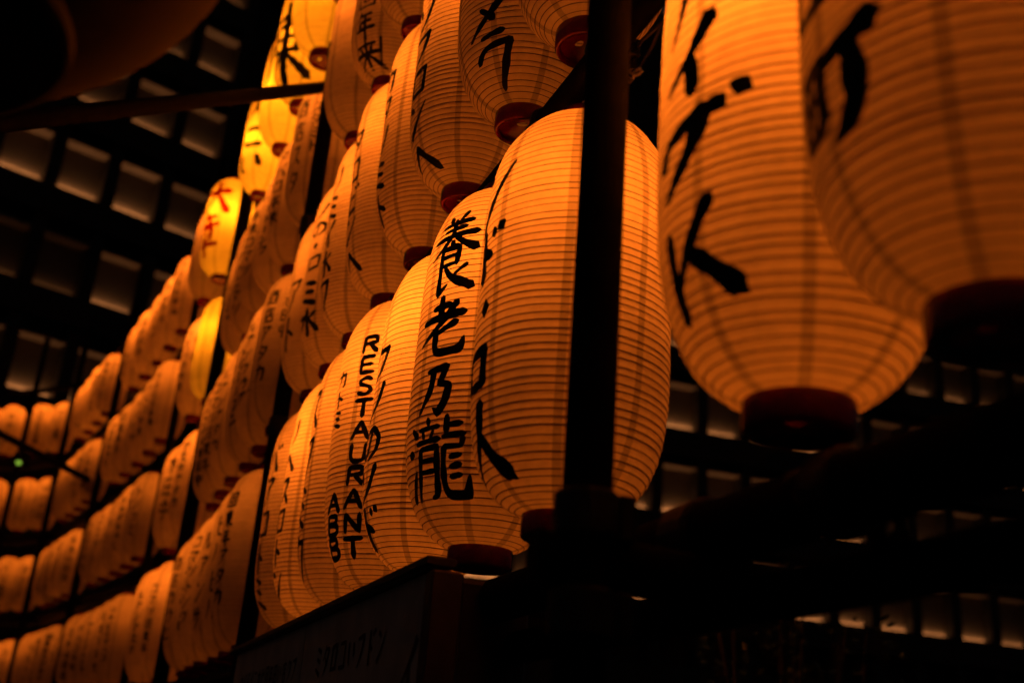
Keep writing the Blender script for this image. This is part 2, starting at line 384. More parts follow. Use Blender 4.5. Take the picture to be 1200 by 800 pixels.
# ------------------------------------------------------------------ brush lettering
# strokes: lists of (x, y[, width]) in a unit box, y downwards
G = {
 '養': [[(.36,.0),(.42,.07)],[(.70,-.04,1),(.58,.07,.5)],[(.2,.11,.7),(.84,.09,1.1)],[(.28,.19,.6),(.74,.17,1)],[(.05,.285,.8),(.97,.26,1.2)],[(.5,.06),(.5,.28)],
      [(.48,.28,.9),(.32,.40,.9),(.04,.52,.3)],[(.55,.28,.6),(.75,.39,1.1),(1.0,.48,1.5)],[(.5,.35),(.56,.40)],[(.33,.42),(.33,.7),(.32,.99,1.2),(.52,.89,.4)],[(.33,.44),(.68,.43,1.2)],[(.69,.42),(.66,.66)],
      [(.35,.54,.7),(.66,.535,.7)],[(.35,.65,.7),(.66,.64,.7)],[(.42,.66,.6),(.6,.82,1.2),(.98,.96,1.7)],[(.86,.68,.9),(.62,.79,.5)]],
 '老': [[(.28,.16,.9),(.68,.14,1.2)],[(.48,-.02,1.2),(.47,.32,1.3)],[(.03,.35,.9),(.95,.30,1.4)],[(.80,.1,1.1),(.5,.42,1.1),(.02,.74,.5)],[(.82,.45,1.2),(.42,.60,.7)],[(.4,.48,1),(.39,.82,1.2),(.5,.93,1.2),(.88,.91,1.4),(.96,.72,.6)]],
 '乃': [[(.2,.1,.9),(.74,.05,1.2),(.58,.38,1.1),(.82,.44,1.1),(.76,.74,1.4),(.6,.99,1.2),(.44,.88,.5)],[(.38,.1,1.1),(.32,.5,1.2),(.03,.97,.5)]],
 '瀧': [[(.02,.08,.9),(.16,.2,1.4)],[(-.04,.38,1.3),(.08,.42,1.2)],[(.03,.97,1.5),(.15,.62,.6)],[(.36,-.02),(.39,.07)],[(.2,.12,.8),(.58,.10,.9)],[(.28,.15,.8),(.31,.25,.8)],[(.48,.14,.8),(.43,.24,.8)],[(.16,.29,.9),(.6,.26,1)],
      [(.25,.36),(.24,.72),(.18,.99,.6)],[(.25,.37),(.55,.36,1.1),(.54,.88,1.2),(.43,.97,.6)],[(.26,.52,.8),(.53,.51,.8)],[(.26,.66,.8),(.53,.65,.8)],
      [(.70,-.03,1.1),(.70,.2,1.1)],[(.70,.1,.9),(.93,.08,1.1)],[(.64,.24,.9),(.98,.21,1.1)],[(.66,.37,.9),(.92,.36,.9),(.95,.24,.9)],[(.67,.36,1),(.66,.8,1.1),(.73,.94,1.3),(.97,.94,1.5),(1.03,.72,.6)],[(.76,.50),(.92,.47,1)],[(.76,.62),(.92,.59,1)],[(.76,.74),(.92,.71,1)]],
 'イ': [[(.88,-.02,1.6),(.5,.40,.8),(.02,.78,.6)],[(.5,.36,.8),(.56,.98,1.5)]],
 'ブ': [[(.0,.55,1.0),(.18,.26,.8),(.76,.10,1.5),(.55,.52,1.1),(.12,1.02,.6)],[(.86,-.02,.7),(1.02,.10,1.5)],[(1.16,-.12,.7),(1.34,-.02,1.5)]],
 'K': [[(.05,.17,1),(.16,1.04,1.1)],[(.86,-.04,1.2),(.40,.48,.9),(.14,.78,.5)],[(.42,.42,1.0),(.8,.66,1.35),(1.16,.92,1.6)]],
 'メ': [[(.92,.0,1.5),(.5,.52,1.1),(.03,.98,.6)],[(.30,.34,.7),(.62,.62,1.5)]],
 'ラ': [[(.25,.16,.7),(.85,.05,1.1)],[(.10,.60,1.1),(.35,.38,.9),(.98,.27,1.2),(.80,.70,1.2),(.58,1.08,.7)]],
 'ン': [[(.1,.1,1.4),(.38,.24,1)],[(.1,.97,1.4),(.5,.68,1),(.98,.12,.4)]],
 'ド': [[(.35,-.02,1.2),(.38,1.0,1.5)],[(.38,.4),(.72,.58,1)],[(.72,.02,.7),(.76,.18,1.1)],[(.88,-.03,.8),(.97,.10,1.3)]],
 '・': [[(.36,.5,1.9),(.56,.5,2.4)]],
 '口': [[(.15,.15,1.1),(.17,.92,1.2)],[(.15,.15),(.85,.08,1.2),(.80,.9,1.3)],[(.17,.86),(.8,.84)]],
 '人': [[(.58,-.02,1.6),(.44,.45,1.1),(.03,.95,.4)],[(.46,.32,.7),(.70,.68,1.3),(1.0,.98,1.6)]],
 '町': [[(.0,.14,1.1),(.03,.86,1.1)],[(.0,.14),(.42,.08,1.2),(.40,.80,1.2)],[(.21,.13,.8),(.21,.8,.8)],[(.03,.46,.8),(.41,.44,.8)],[(.03,.84,.9),(.42,.80,.9)],[(.48,.16,1.1),(.80,.06,1.4),(1.12,-.03,1.8)],[(.82,.08,1.6),(.86,.68,1.8),(.72,.94,1.4),(.52,1.06,.5)]],
 'ノ': [[(.85,.0,1.3),(.6,.55,1),(.1,1.0,.4)]],
 'フ': [[(.08,.14,.9),(.86,.06,1.2),(.66,.55,1.1),(.18,1.0,.5)]],
 'ソ': [[(.1,.1,1.3),(.3,.42,1)],[(.92,.03,1.2),(.65,.62,1),(.2,1.0,.4)]],
 'ツ': [[(.05,.12,1.2),(.18,.4,1)],[(.4,.08,1.2),(.5,.36,1)],[(.95,.03,1.2),(.72,.6,1),(.25,1.0,.4)]],
 'ロ': [[(.15,.12),(.17,.9)],[(.15,.12),(.85,.1),(.80,.9)],[(.17,.86),(.8,.85)]],
 'ヘ': [[(.0,.72,.7),(.35,.22,1.2),(1.0,.88,1.4)]],
 'ト': [[(.35,0,1.2),(.37,1.0,1.2)],[(.38,.36,.8),(.82,.58,1.4)]],
 'ミ': [[(.2,.03),(.80,.18,1.3)],[(.22,.38),(.75,.52,1.3)],[(.12,.72),(.86,.96,1.5)]],
 'カ': [[(.08,.3),(.86,.24,1.2),(.80,.88,1.2),(.62,.97,.5)],[(.46,.0,1.2),(.4,.5),(.08,1.0,.4)]],
 'ヒ': [[(.2,.0,1.2),(.2,.82,1.1),(.35,.94,1.2),(.9,.9,1)],[(.82,.22),(.22,.46,.7)]],
 'ア': [[(.08,.1),(.9,.08,1.2),(.6,.42,.6)],[(.46,.3,1.1),(.42,.65),(.15,1.0,.4)]],
 'タ': [[(.4,.0,1.1),(.05,.5,.5)],[(.36,.14,.8),(.86,.12,1.1),(.6,.65),(.12,1.0,.4)],[(.3,.4,.8),(.65,.66,1)]],
 'リ': [[(.22,.05,1.1),(.22,.62,1)],[(.78,.0,1.2),(.78,.6),(.4,1.0,.4)]],
 'ク': [[(.4,.0,1.1),(.05,.5,.5)],[(.36,.16,.8),(.86,.14,1.1),(.62,.66),(.15,1.0,.4)]],
 'ス': [[(.12,.08),(.8,.06,1.2),(.5,.6),(.05,.95,.5)],[(.52,.52,.8),(.92,.94,1.5)]],
 'サ': [[(.02,.3),(.98,.27,1.1)],[(.28,.05),(.29,.6)],[(.72,.0,1.1),(.70,.6),(.35,1.0,.4)]],
 'マ': [[(.05,.12),(.92,.1,1.2),(.48,.66,.6)],[(.3,.5,.8),(.62,.92,1.5)]],
 'コ': [[(.12,.12),(.85,.1,1.1),(.84,.9,1.1)],[(.08,.86),(.84,.85)]],
 'ー': [[(.5,.05,1.2),(.48,.95,1.2)]],
 'バ': [[(.3,.2,1.1),(.25,.55),(.02,.95,.5)],[(.55,.2,.7),(.95,.95,1.5)],[(.75,.02,.7),(.83,.15,1.1)],[(.95,-.04,.7),(1.03,.09,1.1)]],
 'ビ': [[(.2,.1,1.2),(.2,.85,1.1),(.35,.96,1.2),(.85,.92,1)],[(.72,.36),(.22,.52,.7)],[(.72,.02,.7),(.8,.15,1.1)],[(.92,-.04,.7),(1.0,.09,1.1)]],
 'ル': [[(.25,.1,1.1),(.22,.55),(.0,.95,.4)],[(.58,.05,1.1),(.58,.9,1),(1.0,.6,.4)]],
 'こ': [[(.2,.15),(.78,.13,1.2)],[(.18,.7,.8),(.3,.92),(.9,.9,1.2)]],
 'い': [[(.12,.15,1.2),(.16,.7,1),(.32,.85,.5)],[(.78,.2,1),(.9,.62,1.4)]],
 'の': [[(.55,.2,1),(.4,.8,1),(.2,.85,1),(.08,.6,.9),(.25,.25,.9),(.6,.12,1),(.92,.4,1.1),(.85,.75,1),(.5,.98,.5)]],
 'く': [[(.75,.0,1.1),(.2,.5,1),(.82,1.0,1.3)]],
 '回': [[(.05,.05),(.06,.98)],[(.05,.05),(.95,.03,1.1),(.94,.98,1.1)],[(.06,.93),(.94,.92)],[(.32,.32),(.33,.68)],[(.32,.32),(.68,.31),(.67,.68)],[(.33,.67),(.67,.66)]],
 '年': [[(.3,.0,1.1),(.05,.34,.5)],[(.25,.15),(.85,.13)],[(.22,.4),(.82,.38)],[(.22,.4),(.22,.66)],[(.0,.68),(1.0,.65,1.2)],[(.52,.14),(.52,1.1,1.2)]],
 '来': [[(.12,.14),(.88,.12)],[(.26,.22),(.34,.36)],[(.74,.2),(.64,.36)],[(.02,.42),(.98,.40,1.1)],[(.5,-.02),(.5,1.05,1.2)],[(.48,.45),(.05,.88,.4)],[(.53,.45,.6),(.97,.88,1.5)]],
 '東': [[(.12,.16,1),(.90,.13,1.3)],[(.22,.28),(.23,.68)],[(.22,.28),(.80,.27,1.1),(.78,.68,1.1)],[(.23,.47,.8),(.78,.46,.8)],[(.23,.66,.8),(.78,.65,.8)],[(.5,-.04,1.2),(.5,1.06,1.3)],[(.48,.68),(.04,.98,.4)],[(.53,.68,.6),(.98,.98,1.6)]],
 '大': [[(.03,.36,1),(.97,.32,1.3)],[(.5,.0,1.2),(.46,.4),(.04,1.0,.4)],[(.5,.36,.7),(.96,.98,1.5)]],
 '章': [[(.5,-.02),(.5,.09)],[(.15,.13),(.86,.11)],[(.33,.17),(.38,.28)],[(.66,.16),(.6,.28)],[(.03,.34),(.97,.31,1.1)],[(.25,.42),(.26,.72)],[(.25,.42),(.76,.41),(.74,.72)],[(.26,.57,.8),(.74,.56,.8)],[(.26,.70,.8),(.74,.69,.8)],[(.03,.84),(.97,.82,1.1)],[(.5,.7),(.5,1.12,1.2)]],
 '水': [[(.5,.0,1.2),(.5,.95,1.2),(.38,.9,.5)],[(.05,.32),(.38,.3),(.1,.8,.4)],[(.9,.15),(.58,.4,.6)],[(.54,.35,.6),(.98,.85,1.5)]],
 '本': [[(.04,.28),(.96,.26,1.1)],[(.5,.0,1.1),(.5,1.05,1.1)],[(.48,.3),(.04,.8,.4)],[(.53,.3,.6),(.97,.8,1.4)],[(.3,.76,.8),(.7,.75,.8)]],
 '田': [[(.1,.1),(.11,.92)],[(.1,.1),(.9,.08),(.89,.92)],[(.5,.1,.9),(.5,.9,.9)],[(.11,.5,.9),(.89,.49,.9)],[(.11,.89),(.89,.88)]],
 '中': [[(.12,.25),(.14,.66)],[(.12,.25),(.88,.23),(.85,.66)],[(.14,.63),(.85,.62)],[(.5,.0,1.1),(.5,1.08,1.1)]],
 '山': [[(.5,.05,1.1),(.5,.85,1.1)],[(.1,.35),(.12,.88)],[(.12,.87),(.9,.86)],[(.9,.3),(.9,.92)]],
 '店': [[(.5,.0),(.54,.1)],[(.12,.16),(.95,.13,1.1)],[(.16,.16),(.14,.6),(.0,1.0,.4)],[(.56,.24),(.56,.56)],[(.56,.38),(.9,.36)],[(.34,.58),(.36,.98)],[(.34,.58),(.88,.57),(.86,.98)],[(.36,.95),(.86,.94)]],
 '酒': [[(.04,.1),(.14,.2,1.3)],[(.0,.4),(.1,.46,1.2)],[(.02,.96,1.3),(.16,.62,.5)],[(.26,.12),(.98,.1,1.1)],[(.32,.32),(.33,.98)],[(.32,.32),(.92,.31),(.91,.98)],[(.52,.12,.8),(.5,.48,.8)],[(.72,.12,.8),(.74,.5,.8)],[(.34,.68,.8),(.9,.67,.8)],[(.34,.94),(.9,.93)]],
 'R': [[(.16,.02),(.10,1.0)],[(.14,.04),(.8,.06,1.1),(.82,.42,1),(.2,.48,1)],[(.45,.48),(.92,1.0,1.2)]],
 'E': [[(.14,.04),(.10,.96)],[(.14,.04),(.86,.03)],[(.13,.48,.9),(.78,.47,.9)],[(.10,.96),(.88,.94)]],
 'S': [[(.84,.14,1),(.55,.02,1),(.2,.16,1),(.22,.36,1),(.7,.55,1),(.82,.8,1),(.5,.97,1),(.08,.86,1.1)]],
 'T': [[(.02,.06,1.1),(.98,.03,1.1)],[(.52,.05,1.1),(.48,1.0,1.2)]],
 'A': [[(.5,.0),(.02,1.0)],[(.5,.0),(.92,1.0,1.2)],[(.2,.62,.9),(.74,.61,.9)]],
 'U': [[(.12,.02),(.12,.7),(.3,.96),(.7,.94),(.84,.7),(.86,.02)]],
 'N': [[(.12,1.0),(.14,.02)],[(.14,.04),(.86,.96,1.2)],[(.86,.98),(.86,.0)]],
 'B': [[(.15,.02),(.13,.98)],[(.15,.03),(.72,.06),(.78,.28),(.62,.45),(.2,.48)],[(.3,.48),(.82,.56),(.84,.84),(.6,.97),(.13,.96)]],
}
def smooth_pts(st, step):
    """Catmull-Rom through a stroke's points, resampled"""
    P = [Vector((p[0], p[1], p[2] if len(p) > 2 else 1.0)) for p in st]
    if len(P) == 2:
        n = max(2, int((P[1].xy - P[0].xy).length / step) + 1)
        return [P[0].lerp(P[1], i / n) for i in range(n + 1)]
    out = []
    for i in range(len(P) - 1):
        a, b = P[i], P[i + 1]
        # keep sharp turns sharp, let gentle ones flow
        def tang(j):
            if j <= 0 or j >= len(P) - 1: return (P[min(j + 1, len(P) - 1)] - P[max(j - 1, 0)]) * 0.5
            u, v = (P[j] - P[j - 1]), (P[j + 1] - P[j])
            c = u.xy.normalized().dot(v.xy.normalized()) if u.xy.length and v.xy.length else 1
            return (P[j + 1] - P[j - 1]) * 0.5 * max(0.0, min(1.0, (c + 0.1) * 1.2))
        ta, tb = tang(i), tang(i + 1)
        n = max(2, int((b.xy - a.xy).length / step) + 1)
        for k in range(n):
            t = k / n
            h1, h2 = 2 * t**3 - 3 * t**2 + 1, t**3 - 2 * t**2 + t
            h3, h4 = -2 * t**3 + 3 * t**2, t**3 - t**2
            out.append(a * h1 + ta * h2 + b * h3 + tb * h4)
    out.append(P[-1])
    return out

def ink_mesh(items, rnd, step_m=0.006, v=0, rot=0.0):
    """items: (char, centre u, top z, width, height, stroke width) in metres on the lantern skin"""
    mb = MB()
    off = 0.0011
    def skin(u, z, o):
        z = min(max(z, 0.004), BH - 0.004)
        a = u / max(body_r(z), 0.05)
        r = body_r(z) + dent(v, a - math.pi / 2 - rot, z) + .0008 + o
        return Vector((r * math.sin(a), -r * math.cos(a), z))
    for ch, cu, tz, w, h, sw in items:
        for st in G.get(ch, []):
            off += 0.00004
            # to metres
            stm = [((p[0] - 0.5) * w + cu, p[1] * h, (p[2] if len(p) > 2 else 1.0)) for p in st]
            pts = smooth_pts(stm, step_m)
            n = len(pts)
            L, Rr = [], []
            ph = rnd.random() * 6
            for i, p in enumerate(pts):
                d = (pts[min(i + 1, n - 1)].xy - pts[max(i - 1, 0)].xy)
                if d.length < 1e-9: d = Vector((1, 0))
                d.normalize()
                nn = Vector((-d.y, d.x))
                hw = sw * p.z * 0.5 * (1 + 0.10 * math.sin(i * 0.9 + ph) + rnd.uniform(-.05, .05))
                if i == 0: hw *= 0.72
                if i == n - 1: hw *= 0.6
                L.append((p.x + nn.x * hw, p.y + nn.y * hw)); Rr.append((p.x - nn.x * hw, p.y - nn.y * hw))
            # rounded tips
            def tip(a, b):
                dx, dy = a.x - b.x, a.y - b.y
                l = math.hypot(dx, dy) or 1
                k = sw * a.z * 0.28
                return (a.x + dx / l * k, a.y + dy / l * k)
            t0, t1 = tip(pts[0], pts[1]), tip(pts[-1], pts[-2])
            vs, fs = [], []
            # three columns so wide strokes follow the curved skin
            for i in range(n):
                m = (pts[i].x, pts[i].y)
                for q in (L[i], ((L[i][0] + m[0]) / 2, (L[i][1] + m[1]) / 2), m, ((Rr[i][0] + m[0]) / 2, (Rr[i][1] + m[1]) / 2), Rr[i]):
                    vs.append(skin(q[0], tz - q[1], off))
            for i in range(n - 1):
                for k in range(4):
                    fs.append((i * 5 + k, i * 5 + k + 1, (i + 1) * 5 + k + 1, (i + 1) * 5 + k))
            a = len(vs); vs.append(skin(t0[0], tz - t0[1], off)); vs.append(skin(t1[0], tz - t1[1], off))
            for k in range(4):
                fs.append((a, k + 1, k)); fs.append((a + 1, (n - 1) * 5 + k, (n - 1) * 5 + k + 1))
            mb.add(vs, fs)
    return mb.mesh('calligraphy', True)

def column(text, top, bottom, w, sw, cu=0.0, gap=0.12):
    n = len(text); pitch = (top - bottom) / n
    return [(c, cu, top - i * pitch, w, pitch * (1 - gap), sw) for i, c in enumerate(text)]

# ------------------------------------------------------------------ lanterns
LAMP_COL = (1.0, 0.186, 0.011)
HOT_COL = (1.0, 0.25, 0.004)
LAMP_Z = 0.53
BASE_W = 3.6
lamp_cache = {}
def lamp_data(power):
    key = round(power, 2)
    if key not in lamp_cache:
        l = bpy.data.lights.new('lantern_bulb', 'POINT')
        l.energy = power; l.color = HOT_COL if power > 8.5 else LAMP_COL; l.shadow_soft_size = 0.035
        lamp_cache[key] = l
    return lamp_cache[key]
COUNT = [0]
def lantern(x, y, zb, label, items=None, alpha=30, power=1.0, red=False, sc=1.0, lz=None):
    """zb = height of the bottom ring above the lens"""
    z = zb + H0 + CAPH * (sc[2] if isinstance(sc, tuple) else sc)
    thc = math.atan2(-y, -x) + math.pi / 2
    rnd = random.Random(COUNT[0] * 13 + 5); COUNT[0] += 1
    t = empty('paper_lantern', (x, y, z), thc - R(alpha), label, 'lantern', 'paper lanterns hanging in rows on the scaffold rack')
    t.rotation_euler = (R(rnd.uniform(-1.1, 1.1)), R(rnd.uniform(-1.1, 1.1)), thc - R(alpha))
    lz = lz or (.575 if y > 4 else LAMP_Z)
    t.scale = sc if isinstance(sc, tuple) else (sc, sc, sc)
    sc = t.scale[2]
    v = rnd.randrange(NV); rot = R(rnd.uniform(0, 360))
    p = link('paper', ME_paper[v], None, t); p.rotation_euler.z = rot
    h = link('hoops', ME_hoop[v], None, t); h['kind'] = 'stuff'; h.rotation_euler.z = rot
    b = link('bottom_ring', ME_cap, None, t); b.rotation_euler.z = R(rnd.uniform(-40, 40))
    link('top_ring', ME_top, None, t); link('hanger', ME_hang, None, t)
    if items:
        ink = M_redink if red else M_ink
        if x * x + y * y < 16 or zb > 2.5 and y < 7.2:      # near enough to read: each character is a part
            for itm in items:
                if itm[0] not in G: continue
                o = link('brush_character', ink_mesh([itm], rnd, v=v, rot=rot), ink, t)
                o['label'] = 'the brushed character %s' % itm[0]
        else:
            o = link('calligraphy', ink_mesh(items, rnd, v=v, rot=rot), ink, t); o['kind'] = 'stuff'
    lo = bpy.data.objects.new('lantern_bulb', lamp_data(BASE_W * power))
    col.objects.link(lo); lo.parent = t; lo.location = (0, 0, lz or LAMP_Z)
    return t

ZL, S = 0.3506, 0.85
ROWZ = [ZL, ZL + S, ZL + 2 * S, ZL + 3 * S]
ROWN = ['bottom row', 'second row up', 'third row up', 'top row']
WORDS = ['居酒店', 'スタミト', 'カラヒ', '本田中', 'クラブ', 'リサビル', '山田店', 'コマツ', 'アタカ', '酒店', 'サロンイ', '回東年', 'タバコ', 'ミナト', 'ルアン', '中山', 'フリート', 'トンク', 'の本店', 'マスタ', '年来', 'ビル']
WORDS = [''.join(c for c in w if c in G) for w in WORDS]
def generic(rnd):
    w = rnd.choice(WORDS) + rnd.choice(WORDS)
    if rnd.random() < .25: w = w[:4]
    top = rnd.uniform(.54, .60); bot = rnd.uniform(.06, .16)
    it = column(w, top, bot, rnd.uniform(.055, .078), rnd.uniform(.009, .013), gap=.2)
    if rnd.random() < 0.55:
        w2 = rnd.choice(WORDS)
        it += column(w2, top - .03, bot + .2, .038, .007, cu=rnd.choice((-.075, .08)))
    return it

# ---- near bay, bottom row
ZB = ROWZ[0] - .014
lantern(.665, .64, ROWZ[0] + .008, 'nearest lantern, at the right edge of the photo, painted with a big black 町',
        [('町', -.004, .212, .100, .086, .0155), ('山', -.01, .36, .11, .11, .016)], alpha=49, power=.95, lz=.46)
lantern(.655, .90, ROWZ[0] - .008, 'large orange lantern right of the thick pole, painted with イブ and K',
        [('ノ', -.02, .50, .05, .11, .014), ('イ', -.002, .400, .084, .088, .0185), ('ブ', -.003, .290, .090, .092, .0200), ('K', .0, .175, .080, .108, .0165)], alpha=45, power=1.7, lz=.45)
lantern(.668, 1.52, ZB, 'bright ribbed lantern crossed in front by the thick black pole',
        [('ン', .0, .585, .10, .135, .018), ('ド', .0, .450, .095, .088, .0185), ('・', .01, .335, .06, .05, .016), ('口', -.01, .245, .08, .075, .0175), ('人', .0, .150, .095, .115, .018)], alpha=65, power=1.25, sc=(1.04, 1.04, .99))
lantern(.66, 1.85, ZB, 'lantern painted with four large black characters 養老乃瀧',
        [('養', 0, .605, .12, .165, .0125), ('老', -.003, .432, .115, .115, .0135), ('乃', .0, .300, .085, .090, .013), ('瀧', .004, .200, .13, .140, .0115)], alpha=42, power=1.3)
lantern(.66, 2.17, ZB, 'plain bright lantern between the 養老乃瀧 lantern and the RESTAURANT lantern',
        column('クノのソド', .46, .02, .085, .014), alpha=70, power=2.0)
it = column('RESTAURANT', .575, .045, .050, .0108, cu=.0, gap=.2)
it += column('カトミ', .50, .35, .045, .0075, cu=-.088, gap=.15) + column('ABB', .20, .05, .050, .0115, cu=-.062, gap=.12)
lantern(.66, 2.49, ZB, 'lantern lettered RESTAURANT down its side', it, alpha=34, power=1.5)
for i, (yy, wd, pw, al) in enumerate(((2.82, 'スナフミク', 1.3, 73), (3.15, 'リヘスロトン', 1.95, 70), (3.47, 'バアコトミ', .75, 66))):
    lantern(.66, yy, ZB, ('orange lantern directly left of the RESTAURANT lantern', 'second lantern left of the RESTAURANT lantern, bottom row', 'narrow sliver of lantern beside the first leaning post, bottom row')[i],
            column(''.join(c for c in wd if c in G), .55, .03, .06, .012), alpha=al, power=pw)

# ---- near bay, second and third rows up
u_txt = [(1.50, [], 20, .9, 'lantern at the top edge whose maroon ring shows beside the thick pole'),
         (1.80, [('メ', 0, .200, .10, .095, .013), ('山', 0, .33, .1, .1, .013), ('ラ', .003, .118, .085, .098, .0125)], 35, .85, 'dim lantern at the top painted with the katakana ラ above its ring'),
         (2.14, column('ソフロンヘ', .46, .0, .08, .013), 64, 1.1, 'second row lantern left of the ラ lantern with letters down its left edge'),
         (2.50, column('カタノミト', .52, .04, .07, .012), 72, 1.35, 'second row lantern above the 養老乃瀧 lantern'),
         (2.83, column('タロビンヘ', .50, .03, .07, .013), 68, 1.5, 'second row lantern above the plain bright lantern'),
         (3.17, column('リミイ水フ', .55, .05, .07, .012), 67, 1.6, 'second row lantern above the RESTAURANT lantern'),
         (3.49, column('ノの・ロ', .56, .30, .09, .012) + column('ミ水', .27, .06, .10, .0155), 57, 1.5, 'second row lantern painted with bold ミ水, right of the first leaning post'),
         (3.80, column('アト', .4, .1, .08, .012), 60, 1.2, 'lantern half hidden right behind the ミ水 lantern by the first post')]
for yy, itx, al, pw, lb in u_txt:
    lantern(.66 if yy < 2.3 else .68, yy, ROWZ[1] + (.008 if yy < 2 else 0), lb, itx or None, alpha=al, power=pw)
t_txt = [(2.71, [('口', 0, .20, .08, .09, .013)], 30, 1.05, 'third row lantern at the top edge with one dark ring below, rightmost there'),
         (3.05, [('回', 0, .285, .075, .08, .010), ('年', 0, .190, .08, .095, .011), ('来', 0, .085, .105, .09, .011), ('ノ', .05, .09, .03, .08, .008)], 47, 1.3, 'third row lantern painted with 回年来'),
         (3.42, column('アリト', .6, .3, .09, .01), 85, 1.1, 'third row lantern left of the 回年来 lantern, a dull brown side facing us'),
         ]
for yy, itx, al, pw, lb in t_txt:
    lantern(.64, yy, ROWZ[2], lb, itx, alpha=al, power=pw)

# ---- second bay
ORD = ['first', 'second', 'third', 'fourth', 'fifth', 'sixth']
def bay_rows(name, cols_by_row, xfun, base, dimness, alph=(45, 65), rows=(0, 1, 2, 3), sc=1.0):
    for ri in rows:
        for i, yy in enumerate(cols_by_row[ri]):
            rnd = random.Random(ri * 101 + int(yy * 97))
            p = base * dimness[ri] * rnd.uniform(.62, 1.35)
            lb = 'orange lantern, %s from the right in the %s of the %s' % (ORD[i], ROWN[ri], name)
            lantern(xfun(yy), yy, ROWZ[ri], lb, generic(rnd), alpha=rnd.uniform(*alph), power=p, sc=sc)
grid = [4.33, 4.66, 4.99, 5.32, 5.65, 5.98]
bay_rows('second bay', {0: grid, 1: grid, 2: [4.2] + grid[1:]}, lambda y: .65 if y < 5 else .63, .9, {0: .5, 1: .75, 2: 1.05}, rows=(0, 1, 2), sc=(1, 1, .95))
# ---- bright yellow lanterns of the top row
lantern(.59, 3.78, ROWZ[3], 'orange bottom of a top row lantern at the upper photo edge', None, 30, 1.8)
lantern(.575, 4.22, ROWZ[3], 'brightest yellow lantern at the top edge with a single bold black stroke',
        [('コ', -.03, .34, .16, .12, .03), ('ノ', -.07, .62, .12, .26, .03)], alpha=58, power=3.6, sc=1.15, lz=.30)
lantern(.57, 4.66, ROWZ[3], 'bright yellow top row lantern with a huge bold black 東',
        [('東', 0, .42, .23, .36, .030)], alpha=50, power=3.4, sc=1.1, lz=.30)
lantern(.56, 5.10, ROWZ[3], 'bright yellow top row lantern just below the dark crossing brace',
        [('リ', -.02, .55, .12, .34, .02)], alpha=66, power=4.2, lz=.30)
lantern(.54, 5.66, ROWZ[3], 'bright yellow top row lantern with bold こい strokes, above the second post',
        [('こ', 0, .38, .17, .14, .030), ('い', 0, .21, .18, .15, .030), ('人', 0, .56, .15, .13, .022)], alpha=44, power=4.0, sc=(.92, .92, .95), lz=.32)
lantern(.50, 6.95, ROWZ[3], 'yellow lantern painted with red characters, right after the second leaning post',
        [('大', 0.03, .64, .20, .24, .034), ('章', -.02, .40, .22, .28, .030)], alpha=54, power=4.2, red=True, lz=.42)
# ---- narrow bay between two posts
lantern(.47, 7.42, ROWZ[3], 'orange lantern partly behind the one with red characters', None, 60, 1.5)
lantern(.58, 6.95, ROWZ[2], 'bright yellow lantern directly below the one with red characters', column('ノ' , .4, .2, .05, .006, cu=-.1), 60, 2.7, lz=.45)
lantern(.53, 7.38, ROWZ[2], 'orange lantern left of the bright yellow one below the red characters', generic(random.Random(3)), 62, 1.9)
lantern(.61, 7.15, ROWZ[1], 'right lantern in the second row up of the narrow bay', generic(random.Random(5)), 55, 1.1)
lantern(.56, 7.62, ROWZ[1], 'left lantern in the second row up of the narrow bay with two text columns', column('本田中', .6, .15, .1, .014) , 40, 1.0)
lantern(.60, 7.15, ROWZ[0], 'right lantern in the bottom row of the narrow bay', generic(random.Random(8)), 55, .75)
lantern(.55, 7.60, ROWZ[0], 'left lantern in the bottom row of the narrow bay', generic(random.Random(9)), 50, .7)
# ---- bays beyond, along the bend of the rack
def xb(y):
    P = [(8.0, .40), (8.9, .30), (9.9, .14), (10.8, -.03), (11.9, -.21), (12.4, -.36)]
    return float(np.interp(y, [p[0] for p in P], [p[1] for p in P]))
bay_rows('fourth bay', {k: [8.1, 8.52, 8.95, 9.38, 9.8] for k in range(4)}, xb, .8, {0: .34, 1: .5, 2: .75, 3: 1.45}, (35, 60), sc=(.9, .9, .84))
bay_rows('fifth bay', {k: [10.75, 11.15, 11.55, 11.92] for k in range(4)}, xb, .75, {0: .36, 1: .5, 2: .72, 3: 1.4}, (20, 45), sc=(.9, .9, .82))
def corner(name, pts, base):
    for ri in range(4):
        for i, (xx, yy) in enumerate(pts):
            rnd = random.Random(ri * 55 + i * 7 + int(xx * 10))
            lantern(xx, yy, ROWZ[ri], '%s lantern in the %s of the %s' % (('right', 'left')[i], ROWN[ri], name), generic(rnd), alpha=rnd.uniform(5, 30),
                    power=base * (.42, .5, .6, .85)[ri] * rnd.uniform(.85, 1.15), sc=(.9, .9, .8))
corner('corner bay at far left', [(-.44, 12.72), (-.66, 12.94)], .75)
corner('last bay at the left photo edge', [(-.98, 13.2), (-1.22, 13.42)], .75)

